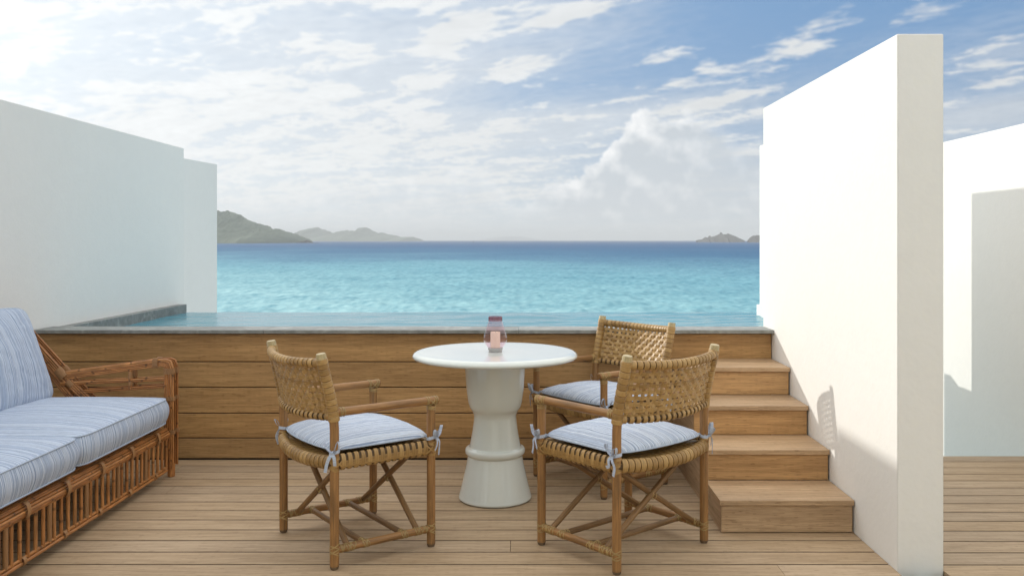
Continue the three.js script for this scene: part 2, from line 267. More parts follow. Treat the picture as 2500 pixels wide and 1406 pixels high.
{ const m = thing('channel_marker', 'tiny dark channel marker standing out in the blue sea', 'buoy', [at(1155.6, 592, 3900).x, SEA, -3900]);
  part('post', new THREE.CylinderGeometry(0.8, 1.1, 8, 10).translate(0, 3.5, 0), dark, m); part('top_mark', new THREE.ConeGeometry(1.6, 2.6, 10).translate(0, 8.4, 0), dark, m); }

// ------------------------------------------------------------------ white walls
const wallBox = (x0, x1, y0, y1, z0, z1) => { // a rendered wall with eased corners, uv in metres
  const g = new RoundedBoxGeometry(x1 - x0, y1 - y0, z1 - z0, 2, 0.006); g.translate((x0 + x1) / 2, (y0 + y1) / 2, (z0 + z1) / 2);
  const p = g.attributes.position, n = g.attributes.normal, u = g.attributes.uv;
  for (let i = 0; i < p.count; i++) { const ax = Math.abs(n.getX(i)), ay = Math.abs(n.getY(i)), az = Math.abs(n.getZ(i)); if (ax >= ay && ax >= az) u.setXY(i, p.getZ(i), p.getY(i)); else if (az >= ay) u.setXY(i, p.getX(i), p.getY(i)); else u.setXY(i, p.getX(i), p.getZ(i)); }
  return g;
};
function wall(name, label, ...box) { const t = thing(name, label, 'wall'); part('wall_face', wallBox(...box), plaster, t); return t; }
wall('boundary_wall', 'shaded white wall along the pool behind the sofa', -3.16, -2.96, -0.6, 2.113, -7.53, -1.2);
{ const w = wall('boundary_wall', 'paler white wall of the next terrace, beyond the end of the shaded wall', -0.2, 0, -5, 2.2, 0, 2.1); w.position.set(-3.595, 0, -10.13); w.rotation.y = -0.112; }
wall('privacy_wall', 'tall sunlit white wall standing beside the wooden steps', 1.481, 1.667, -0.3, 2.143, -5.448, -3.478);
wall('boundary_wall', 'sunlit white wall along the pool, its end just showing past the tall wall', 1.908, 2.06, -0.6, 2.09, -7.13, -5.45);
wall('boundary_wall', 'white wall with a big square shadow beyond the right deck', 3.2, 3.4, -5, 2.07, -9.5, -2.5);

{ // the sunlit front of the villa, behind the camera: it warms the shade on the terrace
  const v = thing('villa', 'white villa front with a wide glazed door, facing the terrace and the sea', 'house'), z0 = 1.3, z1 = 1.62;
  part('wall', [wallBox(-9, -2.3, -0.6, 2.7, z0, z1), wallBox(2.5, 9, -0.6, 2.7, z0, z1), wallBox(-9, 9, 2.702, 6.2, z0, z1)], std({ color: lin(0.84, 0.83, 0.80), map: plasterMap, bumpMap: plasterBump, bumpScale: 0.0025, roughness: 0.85 }), v);
  const f = part('door_frame', [new THREE.BoxGeometry(4.78, 0.07, 0.09).translate(0.1, 2.66, 1.42), new THREE.BoxGeometry(4.78, 0.07, 0.09).translate(0.1, 0.035, 1.42), ...[-2.26, 0.1, 2.46].map((x) => new THREE.BoxGeometry(0.07, 2.55, 0.085).translate(x, 1.347, 1.42))], std({ color: lin(0.5, 0.48, 0.44), roughness: 0.4 }), v);
  for (const x of [-1.08, 1.28]) part('pane', new THREE.BoxGeometry(2.26, 2.52, 0.008).translate(x, 1.347, 1.42), new THREE.MeshPhysicalMaterial({ color: lin(0.97, 0.98, 0.97), transmission: 1, thickness: 0, roughness: 0, ior: 1.5 }), f);
  const fold = []; for (let i = 0; i <= 180; i++) fold.push(V(-2.28 + i * 4.76 / 180, 1.33, 1.58 + 0.03 * Math.sin(i * 0.9) + 0.01 * Math.sin(i * 0.23)));
  part('curtain', sweep(fold, [[-0.002, -1.3], [0.002, -1.3], [0.002, 1.3], [-0.002, 1.3]], { up: V(0, 1, 0), smooth: false }), std({ color: lin(0.78, 0.74, 0.66), roughness: 0.95 }), v);
}

// ------------------------------------------------------------------ pool
const WATER = 0.705;
{
  const pool = thing('plunge_pool', 'raised pool faced with horizontal teak boards under a grey stone coping', 'pool');
  const hs = [0.7575, 0.587, 0.4327, 0.2774, 0.128, 0.004];
  for (let i = 0; i < 5; i++) part('cladding_board', board(V(-3.14, (hs[i] + hs[i + 1]) / 2, -5.262), V(1.476, (hs[i] + hs[i + 1]) / 2, -5.262), hs[i] - hs[i + 1] - 0.0055, 0.022, 0.003, V(0, 0, 1)), claddingMats[[2, 1, 3, 2, 0][i]], pool);
  part('pool_shell', [new THREE.BoxGeometry(4.63, 1.36, 0.12).translate(-0.83, 0.08, -5.335), new THREE.BoxGeometry(5.2, 1.28, 0.1).translate(-0.4, 0.04, -7.38), new THREE.BoxGeometry(5.2, 0.1, 2.2).translate(-0.4, -0.55, -6.4)], dark, pool);
  const cuts = [-2.95, -1.57, -0.046, 1.479];
  for (let i = 0; i < 3; i++) part('coping_stone', board(V(cuts[i] + 0.0012, 0.772, -5.318), V(cuts[i + 1] - 0.0012, 0.772, -5.318), 0.226, 0.022, 0.002), stoneMats[i], pool);
  const ks = [5.432, 5.883, 6.461, 7.035, 7.41];
  for (let i = 0; i < 4; i++) part('kerb_stone', board(V(-2.925, 0.66, -ks[i] - 0.001), V(-2.925, 0.66, -ks[i + 1] + 0.001), 0.07, 0.23, 0.002), stoneMats[(i + 1) % 4], pool);
  for (let i = 0; i < 4; i++) part('kerb_stone', board(V(1.912, 0.672, -mix(5.46, 7.16, i / 4) - 0.001), V(1.912, 0.672, -mix(5.46, 7.16, (i + 1) / 4) + 0.001), 0.04, 0.24, 0.002), plaster, pool);
  // water
  const nx = 300, nz = 200, g = new THREE.PlaneGeometry(4.86, 1.99, nx, nz); g.rotateX(-Math.PI / 2); g.translate(-0.46, WATER, -6.425);
  const p = g.attributes.position;
  for (let i = 0; i < p.count; i++) { const x = p.getX(i), z = p.getZ(i), w = 0.4 * fbm(x * 0.8, z * 0.8, 5, 2), k = mix(0.35, 1, smooth(-2.4, 0.6, x)); p.setY(i, WATER + k * (0.020 * fbm(x * 1.3 + w, z * 3.4 + w + x * 0.5, 1.5, 3) + 0.006 * fbm(x * 5, z * 9, 4.5, 2))); }
  g.computeVertexNormals();
  const w = new THREE.Mesh(g, new THREE.MeshPhysicalMaterial({ color: lin(0.10, 0.29, 0.36), roughness: 0.14, specularIntensity: 0.16, ior: 1.33 })); w.name = 'pool_water'; w.receiveShadow = true; w.userData = { kind: 'structure', label: 'still blue-green pool water with an infinity edge' }; scene.add(w);
}

// ------------------------------------------------------------------ decks
{
  const deck = structure('deck', 'terrace deck of pale wooden boards'), P = 0.1413;
  for (let k = 0; k < 46; k++) {
    const z = -5.248 + P * (k + 0.5), end = z < -3.478 ? 1.479 : 1.572, c = k === 12 ? 1.02 : k % 3 === 1 ? mix(-2.2, 0.6, rnd()) : null;
    const spans = c === null ? [[-2.955, end]] : [[-2.955, c - 0.001], [c + 0.001, end]];
    for (const [a, b] of spans) part('deck_board', board(V(a, -0.0125, z), V(b, -0.0125, z), P - 0.0115, 0.025, 0.0012), pick(deckMats), deck);
  }
  { const m = part('gap_shade', Array.from({ length: 46 }, (_, k) => new THREE.BoxGeometry(4.43, 0.012, 0.0122).translate(-0.738, -0.008, -5.248 + P * (k + 1))), gapShadeMat, deck); m.userData.kind = 'stuff'; }  // dark strips laid between the boards to paint the shade of the gaps
  part('dark_underlay', new THREE.BoxGeometry(4.52, 0.05, 6.5).translate(-0.7, -0.06, -2.0), dark, deck);  // one dark sheet beneath all boards, standing for the shade below
  const side = structure('side_deck', 'deck boards on the far side of the tall wall'), Q = 0.1375;
  for (let k = 0; k < 48; k++) { const z = -5.335 + Q * (k + 0.5), a = z < -3.478 ? 1.669 : 1.576; part('deck_board', board(V(a, -0.0125, z), V(3.19, -0.0125, z), Q - 0.0115, 0.025, 0.0012), pick(deckMats), side); }
  { const m = part('gap_shade', Array.from({ length: 48 }, (_, k) => new THREE.BoxGeometry(1.516, 0.012, 0.0122).translate(2.431, -0.008, -5.335 + Q * (k + 1))), gapShadeMat, side); m.userData.kind = 'stuff'; }  // gap shade painted by dark strips here too
  part('dark_underlay', new THREE.BoxGeometry(1.58, 0.05, 6.5).translate(2.40, -0.06, -2.05), dark, side);  // same dark sheet in place of under-deck shade
  part('fascia_board', board(V(1.669, -0.10, -5.325), V(3.19, -0.10, -5.325), 0.14, 0.02, 0.002, V(0, 0, 1)), deckMats[1], side);
}

// ------------------------------------------------------------------ steps
{
  const st = thing('wooden_steps', 'flight of wooden steps climbing from the deck to the pool against the tall white wall', 'steps');
  const top = [0.150, 0.2996, 0.453, 0.607], X0 = 0.878, X1 = 1.476, R = (k) => 3.933 + 0.319 * k;
  const shape = new THREE.Shape(); shape.moveTo(-R(0) - 0.004, 0.001);
  for (let k = 0; k < 4; k++) { shape.lineTo(-R(k) - 0.004, top[k] - 0.0255); shape.lineTo(k === 3 ? -5.246 : -R(k + 1) - 0.004, top[k] - 0.0255); }
  shape.lineTo(-5.246, 0.001); shape.closePath();
  const pg = new THREE.ExtrudeGeometry(shape, { depth: 0.018, bevelEnabled: false }); pg.rotateY(-Math.PI / 2); pg.translate(X0 + 0.022, 0, 0);
  { const p = pg.attributes.position, u = pg.attributes.uv; for (let i = 0; i < p.count; i++) u.setXY(i, p.getZ(i), p.getY(i)); }
  // rotateY(-90): shape x -> world z, depth -> world -x
  part('side_panel', pg, stairMats[0], st);
  for (let k = 0; k < 4; k++) {
    const y0 = k ? top[k - 1] : 0.002, y1 = top[k] - 0.025, z = -R(k);
    part('riser', board(V(X0 + 0.003, (y0 + y1) / 2, z - 0.009), V(X1 - 0.004, (y0 + y1) / 2, z - 0.009), y1 - y0 - 0.003, 0.018, 0.0015, V(0, 0, 1)), k ? riserMats[k] : stairMats[1], st);
    const back = k === 3 ? 5.249 : R(k + 1), front = R(k) - 0.014, d = (back - front) / 2;
    for (let b = 0; b < 2; b++) { const zc = -(front + d * (b + 0.5)); part('tread', board(V(X0 - 0.006, top[k] - 0.012, zc), V(X1, top[k] - 0.012, zc), d - 0.0025, 0.024, 0.002), stairMats[(k + b * 2 + 1) % 5], st); }
  }
}

// ------------------------------------------------------------------ table, lantern, candle
{
  const glaze = new THREE.MeshPhysicalMaterial({ color: lin(0.70, 0.735, 0.70), roughness: 0.16, clearcoat: 0.6, clearcoatRoughness: 0.04 });
  const t = thing('pedestal_table', 'round white glazed pedestal table between the three armchairs', 'table', [-0.16, 0, -4.467]);
  const lathe = (pts, n = 96) => new THREE.LatheGeometry(new THREE.SplineCurve(pts.map(([r, h]) => new THREE.Vector2(r, h))).getPoints(pts.length * 8), n);
  const topP = [[0.001, 0.752], [0.30, 0.752], [0.385, 0.7515], [0.400, 0.7505], [0.411, 0.746], [0.4195, 0.738], [0.4225, 0.730], [0.419, 0.7225], [0.405, 0.717], [0.37, 0.712], [0.25, 0.706], [0.10, 0.704], [0.001, 0.704]].map(([r, h]) => new THREE.Vector2(r, h));
  const tg = new THREE.LatheGeometry(topP, 128); part('tabletop', tg, glaze, t);
  const ped = [[0.158, 0.7045], [0.1545, 0.66], [0.150, 0.60], [0.1455, 0.55], [0.139, 0.50], [0.133, 0.476], [0.126, 0.460], [0.1155, 0.444], [0.1095, 0.428], [0.1085, 0.41], [0.113, 0.37], [0.119, 0.33], [0.1265, 0.29], [0.131, 0.268], [0.138, 0.2635], [0.147, 0.2605], [0.1525, 0.253], [0.1535, 0.244], [0.151, 0.234], [0.144, 0.2265], [0.140, 0.2215], [0.1405, 0.214], [0.147, 0.175], [0.157, 0.13], [0.170, 0.075], [0.182, 0.03], [0.1865, 0.014], [0.1855, 0.007], [0.180, 0.004]];
  part('pedestal', lathe(ped), glaze, t);
  part('foot', new THREE.CylinderGeometry(0.178, 0.178, 0.005, 64).translate(0, 0.0025, 0), std({ color: lin(0.3, 0.28, 0.24), roughness: 0.8 }), t);
  const at2 = [-0.158, 0.752, -4.44];
  const lan = thing('hurricane_lantern', 'pink glass hurricane lantern on the white table', 'lantern', at2);
  const gl = [[0.036, 0.020], [0.0425, 0.027], [0.052, 0.042], [0.0585, 0.054], [0.0605, 0.063], [0.0592, 0.075], [0.0545, 0.095], [0.047, 0.12], [0.040, 0.140], [0.0362, 0.151], [0.0352, 0.158], [0.0352, 0.1775]];
  part('glass_shade', lathe(gl, 64), new THREE.MeshPhysicalMaterial({ color: lin(0.905, 0.775, 0.81), transmission: 1, thickness: 0, roughness: 0.0, ior: 1.5, side: THREE.DoubleSide }), lan);
  const pink = new THREE.MeshPhysicalMaterial({ color: lin(0.80, 0.52, 0.55), transmission: 1, thickness: 0, roughness: 0.0, ior: 1.5, side: THREE.DoubleSide });
  part('collar', lathe([[0.0358, 0.157], [0.0357, 0.166], [0.0357, 0.1772], [0.0345, 0.1785], [0.0340, 0.177]], 64), pink, lan);
  part('base', lathe([[0.001, 0.0225], [0.034, 0.0225], [0.0372, 0.0205], [0.0378, 0.016], [0.0345, 0.006], [0.0325, 0.001], [0.001, 0.0006]], 64), new THREE.MeshPhysicalMaterial({ color: lin(0.62, 0.61, 0.60), transmission: 0.45, thickness: 0, roughness: 0.25 }), lan);
  const can = thing('candle', 'cream pillar candle standing inside the pink glass lantern', 'candle', [at2[0], at2[1] + 0.0232, at2[2]]);
  part('wax', lathe([[0.001, 0], [0.0242, 0], [0.0248, 0.0015], [0.0248, 0.071], [0.0235, 0.0745], [0.020, 0.0735], [0.012, 0.0705], [0.001, 0.0695]], 40), std({ color: lin(0.95, 0.88, 0.70), roughness: 0.55 }), can);
  part('wick', rod(V(0, 0.069, 0), V(0.001, 0.080, 0.001), 0.0011, 6), dark, can);
}

// ------------------------------------------------------------------ fabric
const stripes = (() => { // stripes run along v; position across is u
  const n = 1024, line = []; let u = 0;
  while (u < n) { const w = 2 + Math.floor(rnd() * rnd() * 16), k = rnd(); line.push([u, w, k < 0.15 ? 0 : k < 0.36 ? 1 : k < 0.66 ? 2 : k < 0.86 ? 3 : 4]); u += w; }
  const col = [[0.56, 0.62, 0.73], [0.69, 0.745, 0.83], [0.77, 0.815, 0.885], [0.83, 0.865, 0.915], [0.90, 0.92, 0.945]], row = new Array(n);
  for (const [a, w, c] of line) for (let i = a; i < Math.min(n, a + w); i++) row[i] = col[c];
  const get = (sizeU) => texture(n, 256, sizeU, 0.55, true, (u, v) => {
    const x = Math.floor((u + 0.006 * (vn(v * 5, u * 40, 5, 40, 91) - 0.5)) * n + n) % n, c = row[x], d = row[(x + 1) % n];
    const worn = 0.93 + 0.14 * vn(u * 340, v * 26, 340, 26, 71) - 0.06 * vn(u * 512, v * 128, 512, 128, 72), t = 0.5;
    return [0, 1, 2].map((q) => (c[q] * (1 - t) + d[q] * t) * worn);
  });
  return get;
})();
const weaveBump = texture(256, 256, 0.08, 0.08, false, (u, v) => 0.5 + 0.25 * Math.sin(u * 2 * Math.PI * 32) * Math.sin(v * 2 * Math.PI * 32) + 0.3 * (vfbm(u, v, 20, 20, 5, 3) - 0.5));
const chairStripe = stripes(0.30), sofaStripe = stripes(0.40);
const chairFabric = std({ map: chairStripe, bumpMap: weaveBump, bumpScale: 0.0004, roughness: 0.95, color: lin(1.0, 1.0, 1.0) });
const sofaFabric = std({ map: sofaStripe, bumpMap: weaveBump, bumpScale: 0.0004, roughness: 0.95, color: lin(0.86, 0.88, 0.91) });
const pipingFabric = std({ color: lin(0.42, 0.49, 0.60), roughness: 0.95 });
const tieFabric = std({ map: stripes(0.06), roughness: 0.95, color: lin(0.95, 0.95, 0.97) });
// a puffed cushion: half sizes a (across x) and b (along z), edge height e, crown c above and below; stripes along z
function cushion(a, b, top, bottom, edge, { corner = 5, nx = 48, nz = 44, bow = () => 0, lump = 0.006, s = 1, band = false } = {}) {
  const pos = [], uv = [], idx = [], W = nx + 1, outline = [];
  const out = (p, q) => { // a square grid pushed to a rounded square
    const m = Math.max(Math.abs(p), Math.abs(q)); if (m < 1e-6) return [0, 0];
    const l = Math.pow(Math.pow(Math.abs(p / m), corner) + Math.pow(Math.abs(q / m), corner), 1 / corner); return [p / l, q / l];
  };
  const place = (p, q, side) => {
    const [x, z] = out(p, q), k = Math.max(0, 1 - Math.pow(Math.max(Math.abs(p), Math.abs(q)), band ? 9 : 5)), soft = Math.pow(k, band ? 0.55 : 0.45) * (band ? 1 : (1 - p * p * 0.3) * (1 - q * q * 0.3));
    const wob = lump * (fbm(p * 2.2 + s, q * 2.2, s * 3.7, 3)) * k + lump * 0.55 * fbm(p * 7 + s, q * 4, s * 2.1, 2) * Math.sqrt(k);
    const crown = band ? 0.35 + 0.65 * (1 - p * p) * (1 - q * q) : 1;
    return [a * x, side * (edge + (side > 0 ? top : bottom) * soft * crown) + wob, b * z + bow(x, z)];
  };
  for (const side of [1, -1]) {
    const base = pos.length / 3;
    for (let j = 0; j <= nz; j++) for (let i = 0; i <= nx; i++) {
      const sp = (t) => Math.sign(t) * (1 - Math.pow(1 - Math.abs(t), 1.6)), p = sp(i / nx * 2 - 1), q = sp(j / nz * 2 - 1), P = place(p, q, side);
      pos.push(...P); uv.push(P[0] + (side < 0 ? 0.1 : 0) + s * 0.13, P[2] + s * 0.07);
      if (i && j) { const e = base + j * W + i; side > 0 ? idx.push(e - W - 1, e - 1, e, e - W - 1, e, e - W) : idx.push(e - W - 1, e, e - 1, e - W - 1, e - W, e); }
    }
  }
  const N = 120;
  for (let i = 0; i < N; i++) { const t = 2 * Math.PI * i / N, c = Math.cos(t), d = Math.sin(t), m = Math.max(Math.abs(c), Math.abs(d)), P = place(c / m, d / m, 1); outline.push(V(...P)); }
  if (edge > 0) { // the boxed side between the two panels
    const base = pos.length / 3, rows = 8;
    for (let i = 0; i <= N; i++) { const o = outline[i % N], l = Math.hypot(o.x, o.z) || 1; for (let j = 0; j <= rows; j++) { const t = j / rows, k = 0.018 * Math.sin(Math.PI * t) + 0.003 * fbm(o.x * 9, t * 2, o.z * 9 + s, 2); const y = mix(edge, -edge, t); pos.push(o.x * (1 + k / Math.abs(a) * 1) , y, o.z * (1 + k / Math.abs(b))); Math.abs(Math.abs(o.z) - b) < b * 0.06 ? uv.push(o.x + s * 0.13, y) : uv.push(o.z * 1.0 + s * 0.31, y); if (i && j) { const w = rows + 1, e = base + i * w + j; idx.push(e - w - 1, e - 1, e, e - w - 1, e, e - w); } } }
  }
  const g = new THREE.BufferGeometry(); g.setAttribute('position', new THREE.Float32BufferAttribute(pos, 3)); g.setAttribute('uv', new THREE.Float32BufferAttribute(uv, 2)); g.setIndex(idx); g.computeVertexNormals();
  return { g, outline };
}

// ------------------------------------------------------------------ armchairs
const poleMap = texture(512, 256, 0.5, 0.12, true, (u, v) => { const f = vfbm(u, v, 6, 40, 101, 4), b = vfbm(u, v, 4, 4, 111, 3), sp = vn(u * 60, v * 60, 60, 60, 121); const t = 0.84 + 0.36 * (f - 0.5) + 0.26 * (b - 0.5) - (sp > 0.93 ? 0.14 : 0); return [t, t * 0.99, t * 0.97]; });
const chairWood = std({ map: poleMap, color: lin(0.42, 0.215, 0.074), roughness: 0.5, bumpMap: poleMap, bumpScale: 0.0006 });
const chairBrace = std({ map: poleMap, color: lin(0.33, 0.185, 0.075), roughness: 0.55, bumpMap: poleMap, bumpScale: 0.0006 });
const strapMap = texture(256, 256, 0.09, 0.03, true, (u, v) => { const t = 0.88 + 0.22 * (vfbm(u, v, 5, 10, 131, 4) - 0.5) + 0.10 * (vfbm(u, v, 2, 3, 141, 2) - 0.5); return [t, t, t * 0.98]; });
const strapMats = [[0.49, 0.290, 0.102], [0.405, 0.235, 0.08], [0.56, 0.342, 0.128]].map((c) => std({ map: strapMap, color: lin(...c), roughness: 0.42, bumpMap: strapMap, bumpScale: 0.0005 }));
const bindMat = std({ map: strapMap, color: lin(0.47, 0.32, 0.13), roughness: 0.5 });
const railCore = std({ map: poleMap, color: lin(0.13, 0.078, 0.034), roughness: 0.7 });
const capMat = std({ map: strapMap, color: lin(0.66, 0.54, 0.32), roughness: 0.5 });

function makeChair() {
  const ch = thing('armchair', 'x', 'armchair');
  const HW = 0.2765, HD = 0.223, R = 0.0185;
  const lean = (h) => -0.066 * smooth(0.56, 0.95, h);
  const backPost = (s, h) => V(s * HW, h, -HD + lean(h));
  const thin = strapProfile(0.0042, 0.0016);
  const bind = (list) => part('binding', list, bindMat, ch);
  const wraps = (c, ax, r, n, step, tilt, up = V(0, 1, 0)) => { const l = []; for (let i = 0; i < n; i++) { const q = c.clone().addScaledVector(ax, (i - (n - 1) / 2) * step); l.push(ring(q, ax, r + 0.001, r + 0.001, Math.abs(ax.dot(up)) > 0.9 ? V(1, 0, 0) : up, thin, 14, tilt * (i % 2 ? 1 : -1), i * 0.9)); } return l; };
  for (const s of [-1, 1]) {
    const pts = []; for (const h of [0.014, 0.1, 0.3, 0.5, 0.56, 0.62, 0.68, 0.74, 0.80, 0.845]) pts.push(backPost(s, h));
    part('leg', tube(pts, R, 16), chairWood, ch);
    part('post_cap', tube([backPost(s, 0.838), backPost(s, 0.842), backPost(s, 0.863), backPost(s, 0.869)], 0.0205, 16, { scale: (i) => (i === 0 ? 0.97 : i === 3 ? 0.9 : 1) }), capMat, ch);
    part('leg', tube([V(s * HW, 0.014, HD), V(s * HW, 0.3, HD), V(s * HW, 0.608, HD)], R, 16), chairWood, ch);
    for (const z of [-HD, HD]) { part('foot', tube([V(s * HW, 0.0005, z), V(s * HW, 0.004, z), V(s * HW, 0.011, z), V(s * HW, 0.018, z)], R, 16, { scale: (i) => [0.74, 0.86, 0.965, 1.003][i] }), std({ color: lin(0.12, 0.075, 0.04), roughness: 0.6 }), ch); }
    // armrest
    part('armrest', rod(V(s * HW, 0.628, -HD + lean(0.628) + 0.016), V(s * HW, 0.628, HD + 0.034), 0.0175, 16), chairWood, ch);
    bind([...wraps(V(s * HW, 0.628, HD - 0.022), V(0, 0, 1), 0.0178, 3, 0.0055, 0.003), ...wraps(V(s * HW, 0.628, HD + 0.018), V(0, 0, 1), 0.0178, 3, 0.0055, 0.003), ring(V(s * HW, 0.622, HD), V(0, 0.72, 0.69), 0.0195, 0.026, V(0, 1, -1), thin, 16), ring(V(s * HW, 0.622, HD), V(0, 0.72, -0.69), 0.0195, 0.026, V(0, 1, 1), thin, 16), ...wraps(V(s * HW, 0.598, HD), V(0, 1, 0), R, 3, 0.006, 0.002)]);
    bind([...wraps(V(s * HW, 0.628, -HD + lean(0.628) + 0.034), V(0, 0, 1), 0.0178, 4, 0.0055, 0.003)]);
    // low side stretcher
    part('stretcher', tube([V(s * HW, 0.078, -HD), V(s * HW, 0.078, HD)], 0.0155, 14), chairWood, ch);
    for (const q of [-1, 1]) {
      bind([...wraps(V(s * HW, 0.078, q * HD), V(0, 1, 0), R, 5, 0.0075, 0.011), ...wraps(V(s * HW, 0.078, q * (HD - 0.03)), V(0, 0, 1), 0.0158, 3, 0.005, 0.006)]);
      bind(wraps(V(s * HW, 0.078, q * (HD - 0.065)), V(0, 0, 1), 0.0160, 6, 0.006, 0.010));
      bind(wraps(V(s * HW, 0.078, q * (HD - 0.135)), V(0, 0, 1), 0.0158, 5, 0.0055, 0.009));
    }
  }
  // crossed braces before and behind, low cross rails
  for (const q of [-1, 1]) {
    const z = q * (HD - 0.062), dz = 0.0125;
    part('brace', rod(V(-HW + 0.010, 0.085, z - dz * 0.3), V(HW - 0.035, 0.412, z + dz), 0.0125), chairBrace, ch);
    part('brace', rod(V(HW - 0.010, 0.085, z + dz * 0.3), V(-HW + 0.035, 0.412, z - dz), 0.0125), chairBrace, ch);
    const d1 = V(2 * HW - 0.045, 0.327, 0).normalize(); bind(wraps(V(0, 0.250, z), d1, 0.0160, 4, 0.006, 0.008));
    part('cross_rail', rod(V(-HW + 0.005, 0.080, q * (HD - 0.132)), V(HW - 0.005, 0.080, q * (HD - 0.132)), 0.0125), chairBrace, ch);
    for (const s of [-1, 1]) bind(wraps(V(s * (HW - 0.022), 0.080, q * (HD - 0.132)), V(1, 0, 0), 0.0128, 3, 0.0055, 0.004));
  }
  // seat rails wrapped in straps
  const SH = 0.427, seatBow = (x, q) => q * (HD + (q < 0 ? 0.050 : 0.030) * (1 - (x / HW) ** 2) * 0.96);
  for (const s of [-1, 1]) {
    part('seat_rail', sweep([V(s * HW, SH, -HD), V(s * HW, SH, HD)], circle(0.0135, 14, 0.0285), { up: V(0, 1, 0) }), railCore, ch);
    for (let i = 0; i < 14; i++) part('strap', ring(V(s * HW, SH, mix(-HD + 0.034, HD - 0.034, i / 13)), V(0, 0, 1), 0.0160, 0.0315, V(0, 1, 0), strapProfile(0.0185, 0.0032), 18), pick(strapMats), ch);
    const P = []; for (let i = 0; i <= 56; i++) { const t = i / 56; P.push(V(s * (HW + 0.0142), SH - 0.008, mix(-HD + 0.02, HD - 0.02, t))); }
    part('strap', sweep(P, strapProfile(0.027, 0.0024), { up: V(0, 1, 0), smooth: false }), strapMats[1], ch);
    for (const q of [-1, 1]) part('binding', [...[-0.024, -0.012, 0, 0.012, 0.024].map((o, i) => ring(V(s * HW, SH + o, q * HD), V(s * -0.25 * (i % 2 ? 1 : -1), 1, 0.35 * (i % 2 ? 1 : -1) * q), 0.0198, 0.0198, V(1, 0, 0), strapProfile(0.013, 0.002), 16)), ...[-1, 1].map((o) => ring(V(s * HW, SH - 0.004, q * (HD - 0.012)), V(0, o, 0.9), 0.0215, 0.036, V(0, 1, 0), strapProfile(0.006, 0.002), 18))], strapMats[0], ch);
  }
  for (const q of [-1, 1]) {
    const pts = []; for (let i = 0; i <= 20; i++) { const x = mix(-HW, HW, i / 20); pts.push(V(x, SH - 0.012 * (1 - (x / HW) ** 2) * (q < 0 ? 1 : 0.6), seatBow(x, q))); }
    part('seat_rail', tube(pts, 0.0205, 14), railCore, ch);
    const n = 19, rail = new THREE.CatmullRomCurve3(pts);
    for (let i = 0; i < n; i++) { const t = mix(0.05, 0.95, i / (n - 1)), c = rail.getPointAt(t), ax = rail.getTangentAt(t); part('strap', ring(c, ax, 0.0235, 0.0265, V(0, 1, 0), strapProfile(0.0248, 0.0036), 16), pick(strapMats), ch); }
  }
  { // woven seat under the cushion
    const list = []; for (let i = 0; i < 14; i++) { const x = mix(-HW + 0.035, HW - 0.035, i / 13); list.push(sweep([V(x, SH + 0.013, seatBow(x, -1)), V(x, SH + 0.007, 0), V(x, SH + 0.013, seatBow(x, 1))], strapProfile(0.03, 0.002), { up: V(1, 0, 0), smooth: false })); }
    for (let i = 0; i < 11; i++) { const z = mix(-HD + 0.03, HD - 0.03, i / 10); list.push(sweep([V(-HW, SH + 0.018, z), V(0, SH + 0.0105, z), V(HW, SH + 0.018, z)], strapProfile(0.03, 0.002), { up: V(0, 0, 1), smooth: false })); }
    const w = part('seat_weave', list, strapMats[1], ch); w.userData.kind = 'stuff';
  }
  // woven back
  const HB = 0.612, HT = 0.832, bowB = 0.062, rows = 9, cols = 18;
  const S = (u, v) => { const h = mix(HB, HT, v), x = mix(-HW, HW, u), k = 1 - (x / HW) ** 2, p = backPost(1, h); return V(x, h - 0.010 * k, p.z - bowB * Math.pow(k, 0.85)); };
  const Nrm = (u, v) => { const a = S(clamp(u + 0.01), v).sub(S(clamp(u - 0.01), v)), b = S(u, clamp(v + 0.02)).sub(S(u, clamp(v - 0.02))); return a.cross(b).normalize(); };
  for (const [v, r] of [[1, 0.0135], [0, 0.0115]]) {
    const pts = []; for (let i = 0; i <= 28; i++) pts.push(S(i / 28, v));
    part('back_rail', tube(pts, r, 14), railCore, ch);
    const rail = new THREE.CatmullRomCurve3(pts), n = v ? 20 : 18;
    for (let i = 0; i < n; i++) { const t = mix(0.045, 0.955, i / (n - 1)), c = rail.getPointAt(t), ax = rail.getTangentAt(t); part('strap', ring(c, ax, r + 0.0032, r + 0.0036, V(0, 1, 0), strapProfile(v ? 0.0232 : 0.019, 0.0034), 16), pick(strapMats), ch); }
  }
  const AMP = 0.0030;
  for (let i = 0; i < cols; i++) {
    const u = mix(0.055, 0.945, i / (cols - 1)), P = [], up = [];
    for (let k = 0; k <= rows * 4; k++) { const v = mix(0.01, 0.985, k / (rows * 4)), w = AMP * Math.sin(Math.PI * (k / 4)) * (i % 2 ? 1 : -1), n = Nrm(u, v); P.push(S(u, v).addScaledVector(n, w)); up.push(S(clamp(u + 0.01), v).sub(S(clamp(u - 0.01), v)).normalize()); }
    part('strap', sweep(P, strapProfile(0.0172, 0.0026), { up: (k) => up[k], smooth: false }), pick(strapMats), ch);
  }
  for (let j = 0; j < rows; j++) {
    const v = (j + 0.5) / rows, P = [], up = [], M = cols * 4 + 4;
    for (let k = 0; k <= M; k++) { const u = mix(0.012, 0.988, k / M), ph = (u - 0.055) / 0.89 * (cols - 1), w = -AMP * Math.cos(Math.PI * ph) * (j % 2 ? 1 : -1) * -1, n = Nrm(u, v); P.push(S(u, v).addScaledVector(n, w * (ph < -0.4 || ph > cols - 0.6 ? 0.3 : 1))); up.push(S(u, clamp(v + 0.02)).sub(S(u, clamp(v - 0.02))).normalize()); }
    part('strap', sweep(P, strapProfile(0.0164, 0.0026), { up: (k) => up[k], smooth: false }), pick(strapMats), ch);
